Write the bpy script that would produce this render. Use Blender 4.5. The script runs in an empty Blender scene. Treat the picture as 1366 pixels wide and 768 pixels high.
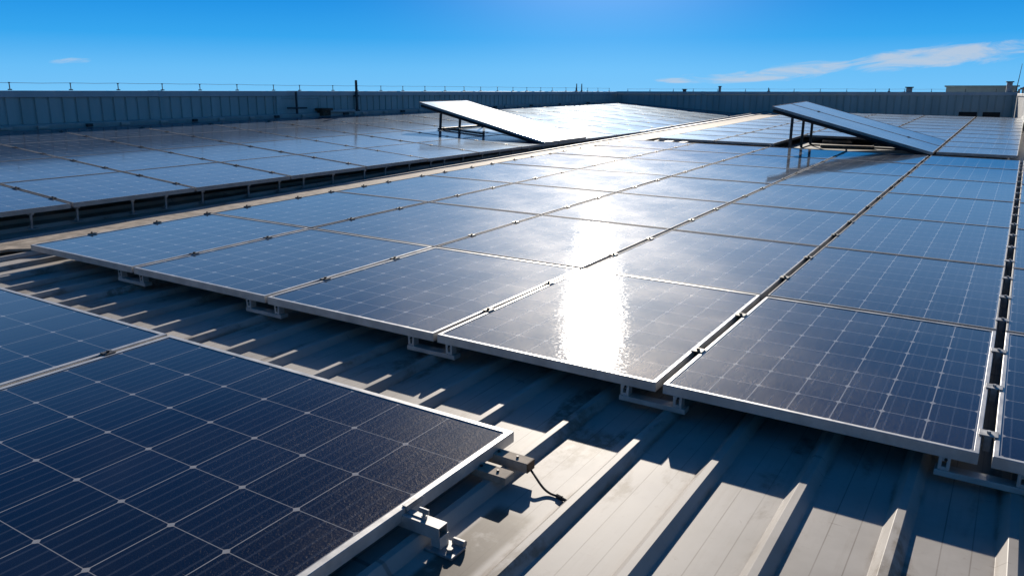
import bpy, bmesh, math, random
from mathutils import Matrix, Vector

random.seed(7)
scene = bpy.context.scene
COL = scene.collection
S = 1.5                                   # metres per layout unit (one module length of the big array)
rad = math.radians

# ------------------------------------------------------------------ frames
# The roof slopes up gently away from the camera. Layout is done in the roof's own
# plane (z = 0 is the top of the panels) and carried to the world by ROOF.
RIGHT = Vector((0.8448357, 0.53502236, 0.00192701))
UP = Vector((-0.14479197, 0.22516583, 0.96350176))
FWD = Vector((-0.51506109, 0.8142797, -0.26769507))
CAM_U = Vector((3.879, -1.885, 0.811))
ROOF = Matrix.Rotation(0.0283, 4, Vector((0.8448, 0.5351, 0.0)).normalized())
# the left array lies on the next roof slope, which climbs to the left
LEFT = (Matrix.Translation(Vector((-0.694, 0.596, 0.0503)) * S) @ Matrix.Rotation(rad(0.22), 4, 'Z')
        @ Matrix.Rotation(rad(-0.86), 4, 'X') @ Matrix.Rotation(rad(3.73), 4, 'Y'))
PAN, RIB = -0.094, -0.074                 # roof sheet and rib crown below the panel tops


def W(x, y, z=0.0):
    return ROOF @ (Vector((x, y, z)) * S)


def WL(x, y, z=0.0):
    return ROOF @ LEFT @ (Vector((x, y, z)) * S)


CAM = ROOF @ (CAM_U * S)
EYE = CAM.z


# ------------------------------------------------------------------ object helpers
def mesh_of(bm, name, materials):
    bmesh.ops.recalc_face_normals(bm, faces=bm.faces)
    me = bpy.data.meshes.new(name)
    bm.to_mesh(me)
    bm.free()
    for m in (materials if isinstance(materials, (list, tuple)) else [materials]):
        me.materials.append(m)
    return me


def link(name, me, parent=None, matrix=None):
    o = bpy.data.objects.new(name, me)
    COL.objects.link(o)
    if parent is not None:
        o.parent = parent
    if matrix is not None:
        if parent is not None:
            o.matrix_local = matrix
        else:
            o.matrix_world = matrix
    return o


def tag(o, label, category, group=None):
    o['label'] = label
    o['category'] = category
    if group:
        o['group'] = group
    return o


def thing(name, label, category, matrix, group=None):
    o = bpy.data.objects.new(name, None)
    o.empty_display_size = 0.1
    COL.objects.link(o)
    o.matrix_world = matrix
    return tag(o, label, category, group)


def box(bm, x0, x1, y0, y1, z0, z1, bevel=0.0, mat=0):
    r = bmesh.ops.create_cube(bm, size=1.0)
    vs = r['verts']
    for v in vs:
        v.co = Vector(((x0 + x1) / 2 + v.co.x * (x1 - x0), (y0 + y1) / 2 + v.co.y * (y1 - y0),
                       (z0 + z1) / 2 + v.co.z * (z1 - z0)))
    fs = {f for v in vs for f in v.link_faces}
    for f in fs:
        f.material_index = mat
    if bevel:
        es = {e for v in vs for e in v.link_edges}
        bmesh.ops.bevel(bm, geom=list(es), offset=bevel, segments=2, affect='EDGES', profile=0.5)
    return vs


def tube(bm, pts, r, n=8, caps=True):
    rings = []
    pts = [Vector(q) for q in pts]
    for i, q in enumerate(pts):
        a = pts[max(i - 1, 0)]
        b = pts[min(i + 1, len(pts) - 1)]
        t = (b - a).normalized()
        ref = Vector((0, 0, 1)) if abs(t.z) < 0.9 else Vector((1, 0, 0))
        u = t.cross(ref).normalized()
        v = t.cross(u)
        rr = r[i] if isinstance(r, (list, tuple)) else r
        rings.append([bm.verts.new(q + rr * (math.cos(2 * math.pi * k / n) * u + math.sin(2 * math.pi * k / n) * v))
                      for k in range(n)])
    for A, B in zip(rings, rings[1:]):
        for k in range(n):
            bm.faces.new((A[k], A[(k + 1) % n], B[(k + 1) % n], B[k]))
    if caps:
        bm.faces.new(rings[0])
        bm.faces.new(rings[-1][::-1])


# ------------------------------------------------------------------ material helpers
class Nodes:
    def __init__(self, tree):
        self.t = tree
        tree.nodes.clear()

    def n(self, kind, **kw):
        nd = self.t.nodes.new(kind)
        for k, v in kw.items():
            if k == 'op':
                nd.operation = v
            elif k.startswith('i_'):
                key = k[2:]
                key = int(key) if key.isdigit() else key.replace('_', ' ')
                self.put(nd.inputs[key], v)
            else:
                setattr(nd, k, v)
        return nd

    def put(self, sock, v):
        if isinstance(v, bpy.types.NodeSocket):
            self.t.links.new(v, sock)
        elif isinstance(v, bpy.types.Node):
            self.t.links.new(v.outputs[0], sock)
        else:
            sock.default_value = v

    def m(self, op, a, b=None, c=None, clamp=False):
        nd = self.t.nodes.new('ShaderNodeMath')
        nd.operation = op
        nd.use_clamp = clamp
        for i, v in enumerate((a, b, c)):
            if v is not None:
                self.put(nd.inputs[i], v)
        return nd.outputs[0]

    def smooth(self, x, a, b):
        nd = self.t.nodes.new('ShaderNodeMapRange')
        nd.interpolation_type = 'SMOOTHSTEP'
        self.put(nd.inputs[0], x)
        nd.inputs[1].default_value = a
        nd.inputs[2].default_value = b
        return nd.outputs[0]

    def mix(self, f, a, b):
        nd = self.t.nodes.new('ShaderNodeMix')
        nd.data_type = 'RGBA'
        self.put(nd.inputs[0], f)
        self.put(nd.inputs[6], a)
        self.put(nd.inputs[7], b)
        return nd.outputs[2]

    def mixf(self, f, a, b):
        nd = self.t.nodes.new('ShaderNodeMix')
        nd.data_type = 'FLOAT'
        self.put(nd.inputs[0], f)
        self.put(nd.inputs[2], a)
        self.put(nd.inputs[3], b)
        return nd.outputs[0]

    def noise(self, vec, scale, detail=4, rough=0.55, dist=0.0):
        nd = self.t.nodes.new('ShaderNodeTexNoise')
        self.put(nd.inputs['Vector'], vec)
        nd.inputs['Scale'].default_value = scale
        nd.inputs['Detail'].default_value = detail
        nd.inputs['Roughness'].default_value = rough
        nd.inputs['Distortion'].default_value = dist
        return nd.outputs[0]

    def scaled(self, vec, sx, sy, sz):
        nd = self.t.nodes.new('ShaderNodeVectorMath')
        nd.operation = 'MULTIPLY'
        self.put(nd.inputs[0], vec)
        nd.inputs[1].default_value = (sx, sy, sz)
        return nd.outputs[0]


def material(name):
    m = bpy.data.materials.new(name)
    m.use_nodes = True
    return m, Nodes(m.node_tree)


def c4(r, g, b):
    return (r, g, b, 1.0)


def finish(N, bsdf):
    out = N.n('ShaderNodeOutputMaterial')
    N.t.links.new(bsdf.outputs[0], out.inputs[0])


def metal(name, col, rough=0.35, metallic=0.6, var=0.15, scale=12.0, bump=0.05, spec=0.5):
    m, N = material(name)
    tc = N.n('ShaderNodeTexCoord').outputs['Object']
    rnd = N.n('ShaderNodeObjectInfo').outputs['Random']
    off = N.n('ShaderNodeVectorMath', op='ADD', i_0=tc, i_1=N.n('ShaderNodeCombineXYZ', i_0=N.m('MULTIPLY', rnd, 40.0)).outputs[0]).outputs[0]
    nz = N.noise(off, scale, 6, 0.65)
    dark = c4(*[x * (1 - var * 2) for x in col])
    light = c4(*[min(1, x * (1 + var)) for x in col])
    colr = N.mix(N.smooth(nz, 0.3, 0.7), dark, light)
    b = N.n('ShaderNodeBsdfPrincipled', i_Metallic=metallic)
    b.inputs['Specular IOR Level'].default_value = spec
    N.put(b.inputs['Base Color'], colr)
    N.put(b.inputs['Roughness'], N.mixf(nz, rough - 0.1, rough + 0.15))
    if bump:
        bp = N.n('ShaderNodeBump', i_Strength=bump, i_Distance=0.002)
        N.put(bp.inputs['Height'], N.noise(off, scale * 15, 3))
        N.put(b.inputs['Normal'], bp.outputs[0])
    finish(N, b)
    return m


def glass_common(N, b, tc, rnd, base_rough, coat_rough):
    """dust film, sparkle and a glossy cover sheet over whatever lies below it"""
    dust = N.noise(tc, 2.2, 5, 0.6)
    grain = N.noise(tc, 170.0, 2, 0.7)
    bp = N.n('ShaderNodeBump', i_Strength=0.20, i_Distance=0.0012)
    N.put(bp.inputs['Height'], grain)
    N.put(b.inputs['Normal'], bp.outputs[0])
    N.put(b.inputs['Roughness'], N.mixf(dust, base_rough - 0.06, base_rough + 0.10))
    return dust


def with_sheen(N, b, tc, coat, amount=0.009, dusty=0.006, rough_share=0.25, ior=2.0):
    """thin film of dust and dried drops: a weak broad gloss that glitters grain by grain"""
    bp = N.n('ShaderNodeBump', i_Strength=0.75, i_Distance=0.004)
    N.put(bp.inputs['Height'], N.noise(tc, 95.0, 3, 0.8))
    g = N.n('ShaderNodeBsdfGlossy', distribution='GGX')
    g.inputs['Color'].default_value = c4(1.0, 0.86, 0.70)
    N.put(g.inputs['Roughness'], N.mixf(N.noise(tc, 3.0, 4), 0.26, 0.40))
    N.put(g.inputs['Normal'], bp.outputs[0])
    # the cover glass itself
    big = N.n('ShaderNodeBump', i_Strength=0.10, i_Distance=0.004)
    N.put(big.inputs['Height'], N.m('ADD', N.noise(tc, 5.0, 2), N.m('MULTIPLY', N.noise(N.scaled(tc, 30.0, 6.0, 1.0), 1.0, 4, 0.7), 0.22)))
    cg = N.n('ShaderNodeBsdfGlossy', distribution='BECKMANN')
    N.put(cg.inputs['Roughness'], N.mixf(N.smooth(N.noise(tc, 70.0, 4, 0.75), 0.25, 0.75), coat * 0.62, coat * 1.38))
    N.put(cg.inputs['Normal'], big.outputs[0])
    sh = N.n('ShaderNodeBsdfGlossy', distribution='BECKMANN')
    N.put(sh.inputs['Roughness'], N.mixf(N.noise(tc, 2.6, 5, 0.6), coat * 0.25, coat * 0.45))
    N.put(sh.inputs['Normal'], big.outputs[0])
    mg = N.n('ShaderNodeMixShader')
    N.put(mg.inputs[0], rough_share)
    N.t.links.new(sh.outputs[0], mg.inputs[1])
    N.t.links.new(cg.outputs[0], mg.inputs[2])
    cg = mg
    fr = N.n('ShaderNodeFresnel', i_IOR=ior)
    m0 = N.n('ShaderNodeMixShader')
    N.put(m0.inputs[0], fr.outputs[0])
    N.t.links.new(b.outputs[0], m0.inputs[1])
    N.t.links.new(cg.outputs[0], m0.inputs[2])
    b = m0
    mx = N.n('ShaderNodeMixShader')
    patch = N.noise(tc, 1.7, 5, 0.6)
    N.put(mx.inputs[0], N.m('MULTIPLY', N.mixf(N.smooth(patch, 0.3, 0.7), 0.6, 1.5), amount))
    N.t.links.new(b.outputs[0], mx.inputs[1])
    N.t.links.new(g.outputs[0], mx.inputs[2])
    # fine dry dust: the flatter one looks along it, the more of it lies in the way
    geo = N.n('ShaderNodeNewGeometry')
    cosv = N.m('MAXIMUM', N.m('ABSOLUTE', N.n('ShaderNodeVectorMath', op='DOT_PRODUCT', i_0=geo.outputs['Incoming'], i_1=geo.outputs['Normal']).outputs['Value']), 0.03)
    cover = N.m('SUBTRACT', 1.0, N.m('POWER', math.e, N.m('DIVIDE', N.m('MULTIPLY', N.mixf(N.smooth(patch, 0.3, 0.7), 0.7, 1.3), -dusty), cosv)))
    dl = N.n('ShaderNodeBsdfGlossy', distribution='MULTI_GGX', i_Roughness=0.6)
    dl.inputs['Color'].default_value = c4(0.70, 0.84, 1.0)
    top = N.n('ShaderNodeMixShader')
    N.put(top.inputs[0], cover)
    N.t.links.new(mx.outputs[0], top.inputs[1])
    N.t.links.new(dl.outputs[0], top.inputs[2])
    return top


def cell_material(name, bars, line_w, cell=(0.0022, 0.0065, 0.024), cell2=(0.004, 0.012, 0.042), line=0.42, bar_gain=0.10, coat=0.15, amount=0.013, dia=0.080, dusty=0.0022, rough_share=0.25, ior=2.0):
    m, N = material(name)
    uv = N.n('ShaderNodeUVMap', uv_map='cells').outputs[0]
    tc = N.n('ShaderNodeTexCoord').outputs['Object']
    rnd = N.n('ShaderNodeObjectInfo').outputs['Random']
    sp = N.n('ShaderNodeSeparateXYZ', i_0=uv)
    u, v = sp.outputs[0], sp.outputs[1]

    def near(x):
        return N.m('SUBTRACT', 0.5, N.m('ABSOLUTE', N.m('SUBTRACT', N.m('FRACT', x), 0.5)))
    au, av = near(u), near(v)
    gap = N.m('MAXIMUM', N.m('SUBTRACT', 1.0, N.smooth(au, line_w * 0.5, line_w)),
              N.m('MULTIPLY', N.m('SUBTRACT', 1.0, N.smooth(av, line_w * 0.4, line_w * 0.8)), 0.8))
    spot = N.m('SUBTRACT', 1.0, N.smooth(N.m('ADD', au, av), dia, dia + 0.014))
    lines = N.m('MAXIMUM', gap, spot)
    bar_d = near(N.m('ADD', N.m('MULTIPLY', u, bars), 0.5))
    bar = N.m('SUBTRACT', 1.0, N.smooth(bar_d, 0.012 * bars, 0.022 * bars))
    # every cell has its own slight tone; streaks run along the bars
    wn = N.n('ShaderNodeTexWhiteNoise', noise_dimensions='3D')
    cid = N.n('ShaderNodeCombineXYZ', i_0=N.m('FLOOR', u), i_1=N.m('FLOOR', v), i_2=rnd).outputs[0]
    N.put(wn.inputs['Vector'], cid)
    streak = N.noise(N.scaled(uv, 40.0, 1.5, 1.0), 1.0, 3, 0.7)
    tone = N.m('ADD', N.m('MULTIPLY', wn.outputs[0], 0.55), N.m('MULTIPLY', streak, 0.6))
    col = N.mix(tone, c4(*cell), c4(*cell2))
    col = N.mix(N.m('MULTIPLY', bar, bar_gain), col, c4(0.35, 0.40, 0.50))
    wear = N.noise(uv, 3.0, 3)
    col = N.mix(N.m('MULTIPLY', lines, N.mixf(wear, 0.55, 1.0)), col, c4(line, line, line * 1.02))
    b = N.n('ShaderNodeBsdfPrincipled')
    dust = glass_common(N, b, tc, rnd, 0.34, coat)
    film = N.m('MULTIPLY', N.smooth(N.noise(tc, 1.1, 6, 0.62), 0.42, 0.8), 0.030)
    speck = N.m('MULTIPLY', N.smooth(N.noise(tc, 60.0, 2, 0.6), 0.70, 0.78), 0.06)
    col = N.mix(N.m('ADD', film, speck), col, c4(0.42, 0.36, 0.30))
    N.put(b.inputs['Base Color'], col)
    b.inputs['Specular IOR Level'].default_value = 0.0
    finish(N, with_sheen(N, b, tc, coat, amount, dusty, rough_share, ior))
    return m


def margin_material():
    m, N = material('panel margin under glass')
    tc = N.n('ShaderNodeTexCoord').outputs['Object']
    rnd = N.n('ShaderNodeObjectInfo').outputs['Random']
    b = N.n('ShaderNodeBsdfPrincipled')
    glass_common(N, b, tc, rnd, 0.34, 0.06)
    N.put(b.inputs['Base Color'], N.mix(N.noise(tc, 6.0), c4(0.10, 0.12, 0.16), c4(0.22, 0.23, 0.25)))
    b.inputs['Specular IOR Level'].default_value = 0.0
    finish(N, with_sheen(N, b, tc, 0.15))
    return m


def roof_material():
    m, N = material('weathered painted roof sheet')
    tc = N.n('ShaderNodeTexCoord').outputs['Object']
    sp = N.n('ShaderNodeSeparateXYZ', i_0=tc)
    x, y = sp.outputs[0], sp.outputs[1]
    big = N.noise(tc, 1.3, 6, 0.62)
    fine = N.noise(tc, 26.0, 5, 0.65)
    along = N.noise(N.scaled(tc, 22.0, 1.6, 1.0), 1.0, 5, 0.65)
    col = N.mix(N.smooth(big, 0.3, 0.72), c4(0.345, 0.32, 0.29), c4(0.49, 0.46, 0.425))
    col = N.mix(N.m('MULTIPLY', N.smooth(along, 0.50, 0.78), 0.40), col, c4(0.30, 0.26, 0.22))
    col = N.mix(N.m('MULTIPLY', N.smooth(fine, 0.58, 0.80), 0.35), col, c4(0.26, 0.22, 0.18))
    # brown dirt beds and rust spots
    dirt = N.m('MULTIPLY', N.smooth(N.noise(N.scaled(tc, 3.0, 1.0, 1.0), 1.5, 6, 0.6, 0.4), 0.56, 0.67), N.smooth(fine, 0.25, 0.6))
    col = N.mix(N.m('MULTIPLY', dirt, 0.75), col, c4(0.16, 0.125, 0.09))
    rust = N.smooth(N.noise(tc, 11.0, 5, 0.7, 0.6), 0.71, 0.76)
    col = N.mix(N.m('MULTIPLY', rust, 0.8), col, c4(0.11, 0.06, 0.03))
    rx = N.m('MULTIPLY', N.m('ABSOLUTE', N.m('SUBTRACT', N.m('FRACT', N.m('ADD', N.m('DIVIDE', N.m('SUBTRACT', N.m('DIVIDE', x, S), 3.98), 0.199), 0.5)), 0.5)), 0.199)
    foot = N.m('MULTIPLY', N.m('SUBTRACT', 1.0, N.smooth(N.m('ABSOLUTE', N.m('SUBTRACT', rx, 0.0275)), 0.001, 0.010)), N.smooth(N.noise(N.scaled(tc, 9.0, 2.2, 1.0), 1.0, 5, 0.65), 0.45, 0.66))
    col = N.mix(N.m('MULTIPLY', foot, 0.65), col, c4(0.17, 0.12, 0.08))
    # two thin dirty pressed lines in the flat of every sheet
    fx = N.m('FRACT', N.m('DIVIDE', N.m('SUBTRACT', N.m('DIVIDE', x, S), 3.98), 0.199))
    for g in (0.41, 0.67):
        ln = N.m('SUBTRACT', 1.0, N.smooth(N.m('ABSOLUTE', N.m('SUBTRACT', fx, g)), 0.003, 0.009))
        col = N.mix(N.m('MULTIPLY', ln, N.mixf(N.smooth(along, 0.3, 0.7), 0.22, 0.60)), col, c4(0.12, 0.095, 0.075))
    scuff = N.smooth(N.noise(N.scaled(tc, 2.5, 14.0, 1.0), 1.6, 4, 0.6, 1.2), 0.685, 0.72)
    col = N.mix(N.m('MULTIPLY', scuff, 0.45), col, c4(0.14, 0.11, 0.09))
    # across laps of the sheets
    lap = N.m('ABSOLUTE', N.m('SUBTRACT', N.m('FRACT', N.m('ADD', N.m('MULTIPLY', y, 0.38), N.m('MULTIPLY', N.noise(tc, 0.6, 2), 0.05))), 0.5))
    col = N.mix(N.m('MULTIPLY', N.m('SUBTRACT', 1.0, N.smooth(lap, 0.0016, 0.004)), 0.5), col, c4(0.13, 0.11, 0.09))
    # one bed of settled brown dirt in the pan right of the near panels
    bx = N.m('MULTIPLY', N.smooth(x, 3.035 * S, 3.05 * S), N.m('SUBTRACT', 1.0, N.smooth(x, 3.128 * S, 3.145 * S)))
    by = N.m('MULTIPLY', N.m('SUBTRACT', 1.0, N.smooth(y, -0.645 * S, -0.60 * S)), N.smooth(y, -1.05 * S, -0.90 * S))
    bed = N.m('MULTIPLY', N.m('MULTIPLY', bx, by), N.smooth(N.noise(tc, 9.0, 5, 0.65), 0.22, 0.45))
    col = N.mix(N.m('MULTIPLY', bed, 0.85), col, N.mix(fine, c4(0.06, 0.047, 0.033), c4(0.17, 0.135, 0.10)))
    b = N.n('ShaderNodeBsdfPrincipled', i_Metallic=0.0)
    N.put(b.inputs['Base Color'], col)
    N.put(b.inputs['Roughness'], N.mixf(big, 0.42, 0.62))
    b.inputs['Specular IOR Level'].default_value = 0.12
    bp = N.n('ShaderNodeBump', i_Strength=0.25, i_Distance=0.004)
    N.put(bp.inputs['Height'], N.m('ADD', N.noise(tc, 3.0, 3), N.m('MULTIPLY', fine, 0.06)))
    N.put(b.inputs['Normal'], bp.outputs[0])
    finish(N, b)
    return m


def wall_material(name, lo, hi, rough=0.55):
    m, N = material(name)
    tc = N.n('ShaderNodeTexCoord').outputs['Object']
    streak = N.noise(N.scaled(tc, 3.0, 3.0, 0.35), 1.0, 5, 0.6)
    col = N.mix(N.smooth(streak, 0.3, 0.7), c4(*lo), c4(*hi))
    col = N.mix(N.m('MULTIPLY', N.smooth(N.noise(tc, 5.0, 5), 0.6, 0.8), 0.3), col, c4(*[q * 0.6 for q in lo]))
    b = N.n('ShaderNodeBsdfPrincipled')
    N.put(b.inputs['Base Color'], col)
    N.put(b.inputs['Roughness'], rough)
    finish(N, b)
    return m


CELL_MAIN = cell_material('dark blue cells', 3, 0.017)
CELL_NEAR = cell_material('dark blue wide cells', 5, 0.0095, cell=(0.0012, 0.004, 0.015), cell2=(0.0025, 0.008, 0.028), line=0.40, bar_gain=0.06, dia=0.05, amount=0.006, dusty=0.0008)
CELL_LEFT = cell_material('mid blue cells', 3, 0.017, cell=(0.006, 0.022, 0.062), cell2=(0.010, 0.034, 0.095), coat=0.17, amount=0.002, dusty=0.0055, rough_share=0.75)
CELL_FAR = cell_material('dusty far cells', 3, 0.017, coat=0.22, amount=0.004, dusty=0.008, rough_share=0.9)
CELL_WHITE = cell_material('dusty glaring cells', 3, 0.015, coat=0.22, amount=0.02, dusty=0.03, rough_share=0.6)
CELL_SKY = cell_material('sky reflecting cells', 3, 0.012, cell=(0.006, 0.022, 0.062), cell2=(0.010, 0.034, 0.095), line=0.15, dusty=0.012, ior=3.2, rough_share=0.15)
MARGIN = margin_material()
ALU = metal('anodised aluminium', (0.60, 0.585, 0.565), 0.40, 0.40, 0.10, 9.0)
FRAME_ALU = metal('matt aluminium frame', (0.43, 0.42, 0.405), 0.62, 0.0, 0.10, 9.0, 0.05, 0.15)
ALU_DULL = metal('dull galvanised steel', (0.40, 0.40, 0.40), 0.5, 0.5, 0.2, 20.0)
BLACK = metal('dark clamp metal', (0.045, 0.043, 0.042), 0.5, 0.3, 0.3, 30.0)
STEEL_BLUE = metal('blue grey steel', (0.10, 0.14, 0.19), 0.5, 0.3, 0.2, 10.0)
DARKSTEEL = metal('dark painted steel', (0.06, 0.065, 0.07), 0.5, 0.2, 0.2, 10.0)
BACK = metal('white back sheet', (0.35, 0.35, 0.35), 0.6, 0.0, 0.1, 4.0, 0)
ROOFMAT = roof_material()
RUST_AND_SHADE = metal('rusty brown steel and shaded beam end', (0.13, 0.075, 0.045), 0.7, 0.1, 0.4, 18.0)
BEIGE = metal('weathered beige sheet', (0.40, 0.34, 0.28), 0.7, 0.0, 0.2, 9.0, 0.05, 0.1)
RUBBER_AND_SHADE = metal('black rubber and shade sheet', (0.02, 0.02, 0.02), 0.6, 0.0, 0.1, 30.0)
WALLBLUE = wall_material('blue grey cladding', (0.38, 0.46, 0.45), (0.48, 0.56, 0.55))
WALLCAP = wall_material('grey wall flashing', (0.50, 0.53, 0.55), (0.60, 0.62, 0.64))
WALLDARK = wall_material('dark slate cladding', (0.16, 0.21, 0.24), (0.20, 0.26, 0.29))
WALLPALE = wall_material('pale cladding', (0.42, 0.42, 0.41), (0.55, 0.54, 0.52))


# ------------------------------------------------------------------ solar panels
FRAME_H = 0.027 * S
_cache = {}


def frame_mesh(w, d, lip, alu=None):
    alu = alu or FRAME_ALU
    key = ('frame', round(w, 4), round(d, 4), lip, alu.name)
    if key not in _cache:
        bm = bmesh.new()
        prof = [(0.0, -FRAME_H), (0.0, -0.0018), (0.0018, 0.0), (lip - 0.001, 0.0), (lip, -0.001), (lip, -0.0045),
                (0.0035, -0.0048), (0.0035, -FRAME_H + 0.003), (0.026, -FRAME_H + 0.003), (0.026, -FRAME_H)]
        loops = []
        for ins, z in prof:
            loops.append([bm.verts.new((ins, ins, z)), bm.verts.new((w - ins, ins, z)),
                          bm.verts.new((w - ins, d - ins, z)), bm.verts.new((ins, d - ins, z))])
        for i in range(len(loops)):
            A, B = loops[i], loops[(i + 1) % len(loops)]
            for k in range(4):
                bm.faces.new((A[k], A[(k + 1) % 4], B[(k + 1) % 4], B[k]))
        _cache[key] = mesh_of(bm, 'frame', alu)
    return _cache[key]


def glass_mesh(w, d, nx, ny, cells, lip):
    key = ('glass', round(w, 4), round(d, 4), nx, ny, cells.name, lip)
    if key not in _cache:
        bm = bmesh.new()
        uvl = bm.loops.layers.uv.new('cells')
        i0 = lip - 0.0008                       # under the lip of the frame
        mg = 0.0055                       # bare margin before the first cell
        zt, zb = -0.0035, -0.0085
        xs = [i0, i0 + mg, w - i0 - mg, w - i0]
        ys = [i0, i0 + mg, d - i0 - mg, d - i0]
        g = [[bm.verts.new((x, y, zt)) for y in ys] for x in xs]
        for i in range(3):
            for j in range(3):
                f = bm.faces.new((g[i][j], g[i + 1][j], g[i + 1][j + 1], g[i][j + 1]))
                centre = i == 1 and j == 1
                f.material_index = 0 if centre else 1
                if centre:
                    for lp, q in zip(f.loops, ((0, 0), (nx, 0), (nx, ny), (0, ny))):
                        lp[uvl].uv = q
        b4 = [bm.verts.new((x, y, zb)) for x, y in ((xs[0], ys[0]), (xs[3], ys[0]), (xs[3], ys[3]), (xs[0], ys[3]))]
        fb = bm.faces.new(b4[::-1])
        fb.material_index = 2
        rim = [[g[0][0], g[1][0], g[2][0], g[3][0]], [g[3][0], g[3][1], g[3][2], g[3][3]],
               [g[3][3], g[2][3], g[1][3], g[0][3]], [g[0][3], g[0][2], g[0][1], g[0][0]]]
        for k, edge in enumerate(rim):
            f = bm.faces.new(edge[::-1] + [b4[k], b4[(k + 1) % 4]])
            f.material_index = 1
        _cache[key] = mesh_of(bm, 'glass', [cells, MARGIN, BACK])
    return _cache[key]


def clamp_mesh(gap):
    key = ('clamp', round(gap, 4))
    if key not in _cache:
        bm = bmesh.new()
        g = gap / 2
        box(bm, -g - 0.010, g + 0.010, -0.026, 0.026, 0.0006, 0.0046, 0.001)       # cap bridging both frames
        box(bm, -g * 0.55, g * 0.55, -0.022, 0.022, -0.055, 0.0004, 0)            # web going down between them
        tube(bm, [(0, 0, 0.0047), (0, 0, 0.013)], 0.0075, 6)                        # bolt head
        _cache[key] = mesh_of(bm, 'clamp', BLACK if gap < 0.035 else ALU_DULL)
    return _cache[key]


def panel(base, x, y, w, d, nx, ny, cells, label, group, clamps=(), gap=0.02, axis='x', jitter=0.12, lip=0.010, alu=None):
    """x, y: near left top corner in layout units on the plane `base`; w, d in layout units."""
    W_, D_ = w * S, d * S
    j = Matrix.Rotation(rad(random.uniform(-jitter, jitter)), 4, 'X') @ Matrix.Rotation(rad(random.uniform(-jitter, jitter)), 4, 'Y')
    root = thing('solar_panel', label, 'solar panel', base @ Matrix.Translation(Vector((x, y, 0)) * S) @ j, group)
    link('frame', frame_mesh(W_, D_, lip, alu), root)
    link('glass', glass_mesh(W_, D_, nx, ny, cells, lip), root)
    for t in clamps:
        if axis == 'x':
            mtx = Matrix.Translation((-gap * S / 2, t * D_, 0))
        else:
            mtx = Matrix.Translation((t * W_, -gap * S / 2, 0)) @ Matrix.Rotation(rad(90), 4, 'Z')
        link('clamp', clamp_mesh(gap * S), root, mtx)
    return root


ORD = ['first', 'second', 'third', 'fourth', 'fifth', 'sixth', 'seventh', 'eighth', 'ninth', 'tenth', 'eleventh',
       'twelfth', 'thirteenth', 'fourteenth', 'fifteenth', 'sixteenth', 'seventeenth', 'eighteenth', 'nineteenth',
       'twentieth', 'twenty-first']

# --- the big central array
XL = [0.0, 0.805, 1.622, 2.403, 3.157, 3.914, 4.69]
GAPX = [0.0, 0.015, 0.015, 0.016, 0.021, 0.026, 0.02]
ROWY = [-0.006, 1.004, 2.0, 3.0, 4.0, 4.98, 5.95, 6.80]
GY = 0.014
for c in range(6):
    x0 = XL[c] + GAPX[c] / 2
    x1 = XL[c + 1] - GAPX[c + 1] / 2
    for r in range(7):
        y0 = ROWY[r] + (GY / 2 if r else 0)
        y1 = ROWY[r + 1] - (GY / 2 if r < 6 else 0)
        if r == 0:
            lab = ['blue reflecting front panel at the far left corner of the central array',
                   'front row panel second from the left corner of the central array',
                   'front row panel left of the sun glare in the central array',
                   'front row panel with the blinding white sun glare in the central array',
                   'front row panel right of the sun glare with clear blue cell grid',
                   'cut off front row panel at the right edge of the central array'][c]
        else:
            place = ['leftmost column', 'second column from left', 'third column from left', 'fourth column from left',
                     'fifth column from left', 'rightmost cut off column'][c]
            lab = f'central array panel, {ORD[r]} row behind the front edge, {place}'
            lab = lab.replace(f'{ORD[r]} row behind', f'{ORD[r]} row from')
        ts = () if c == 0 else ((0.3, 0.72) if c < 5 else (0.12, 0.45, 0.78))
        panel(ROOF, x0, y0, x1 - x0, y1 - y0, 7, 8, CELL_MAIN, lab, 'panels of the central array', ts, GAPX[c] if c else 0.02, 'x', 0.12, 0.016 if r == 0 else 0.009, ALU if r == 0 else FRAME_ALU)

# --- the array behind it
MCOL = [(0.25, 0.925), (0.94, 1.60), (1.615, 2.39), (2.405, 3.165), (3.19, 3.875)]
MY0, MP = 7.06, 0.70
MIDB = ROOF @ Matrix.Translation((0, 0, 0.014 * S))
for c, (x0, x1) in enumerate(MCOL):
    for r in range(10):
        y0 = MY0 + r * MP
        if c in (2, 3) and r < 2:
            continue
        place = ['leftmost column', 'second column from left', 'third column from left', 'fourth column from left', 'column beside the pale wall'][c]
        panel(MIDB, x0, y0, x1 - x0, MP - 0.016, 6, 6, CELL_FAR,
              f'far panel behind the central array, {ORD[r]} row from its front, {place}',
              'panels of the array behind the central one', (0.25, 0.75) if c else (), 0.018)

# --- the array on the left roof slope
PA, PB = 0.8137, 0.83
for i in range(4):
    for jrow in range(-1, 18):
        col = ['right edge column', 'second column from right', 'third column from right', 'column beside the blue wall'][i]
        lab = f'left array panel, {ORD[jrow + 1]} row from the near end, {col}'
        panel(ROOF @ LEFT, -(i + 1) * PA + 0.003, jrow * PB + 0.010, PA - 0.006, PB - 0.020, 6, 6, CELL_LEFT, lab,
              'panels of the left array', (0.25, 0.75), 0.020, 'y', 0.10, 0.007)

# --- the near array in the lower left corner, a little lower than the central one
NEARZ = -0.03
NEARB = ROOF @ Matrix.Translation((0, 0, NEARZ * S))
for k, (x0, lab) in enumerate(((1.630, 'large near panel with dark square cells in the bottom left corner'),
                               (0.291, 'near panel left of the large corner panel, cut off by the left edge'))):
    panel(NEARB, x0, -1.455, 1.322, 1.045, 8, 6, CELL_NEAR, lab, 'panels of the near array',
          (0.45, 0.80) if k == 0 else (), 0.017, 'x', 0.0, 0.024, ALU)


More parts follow.
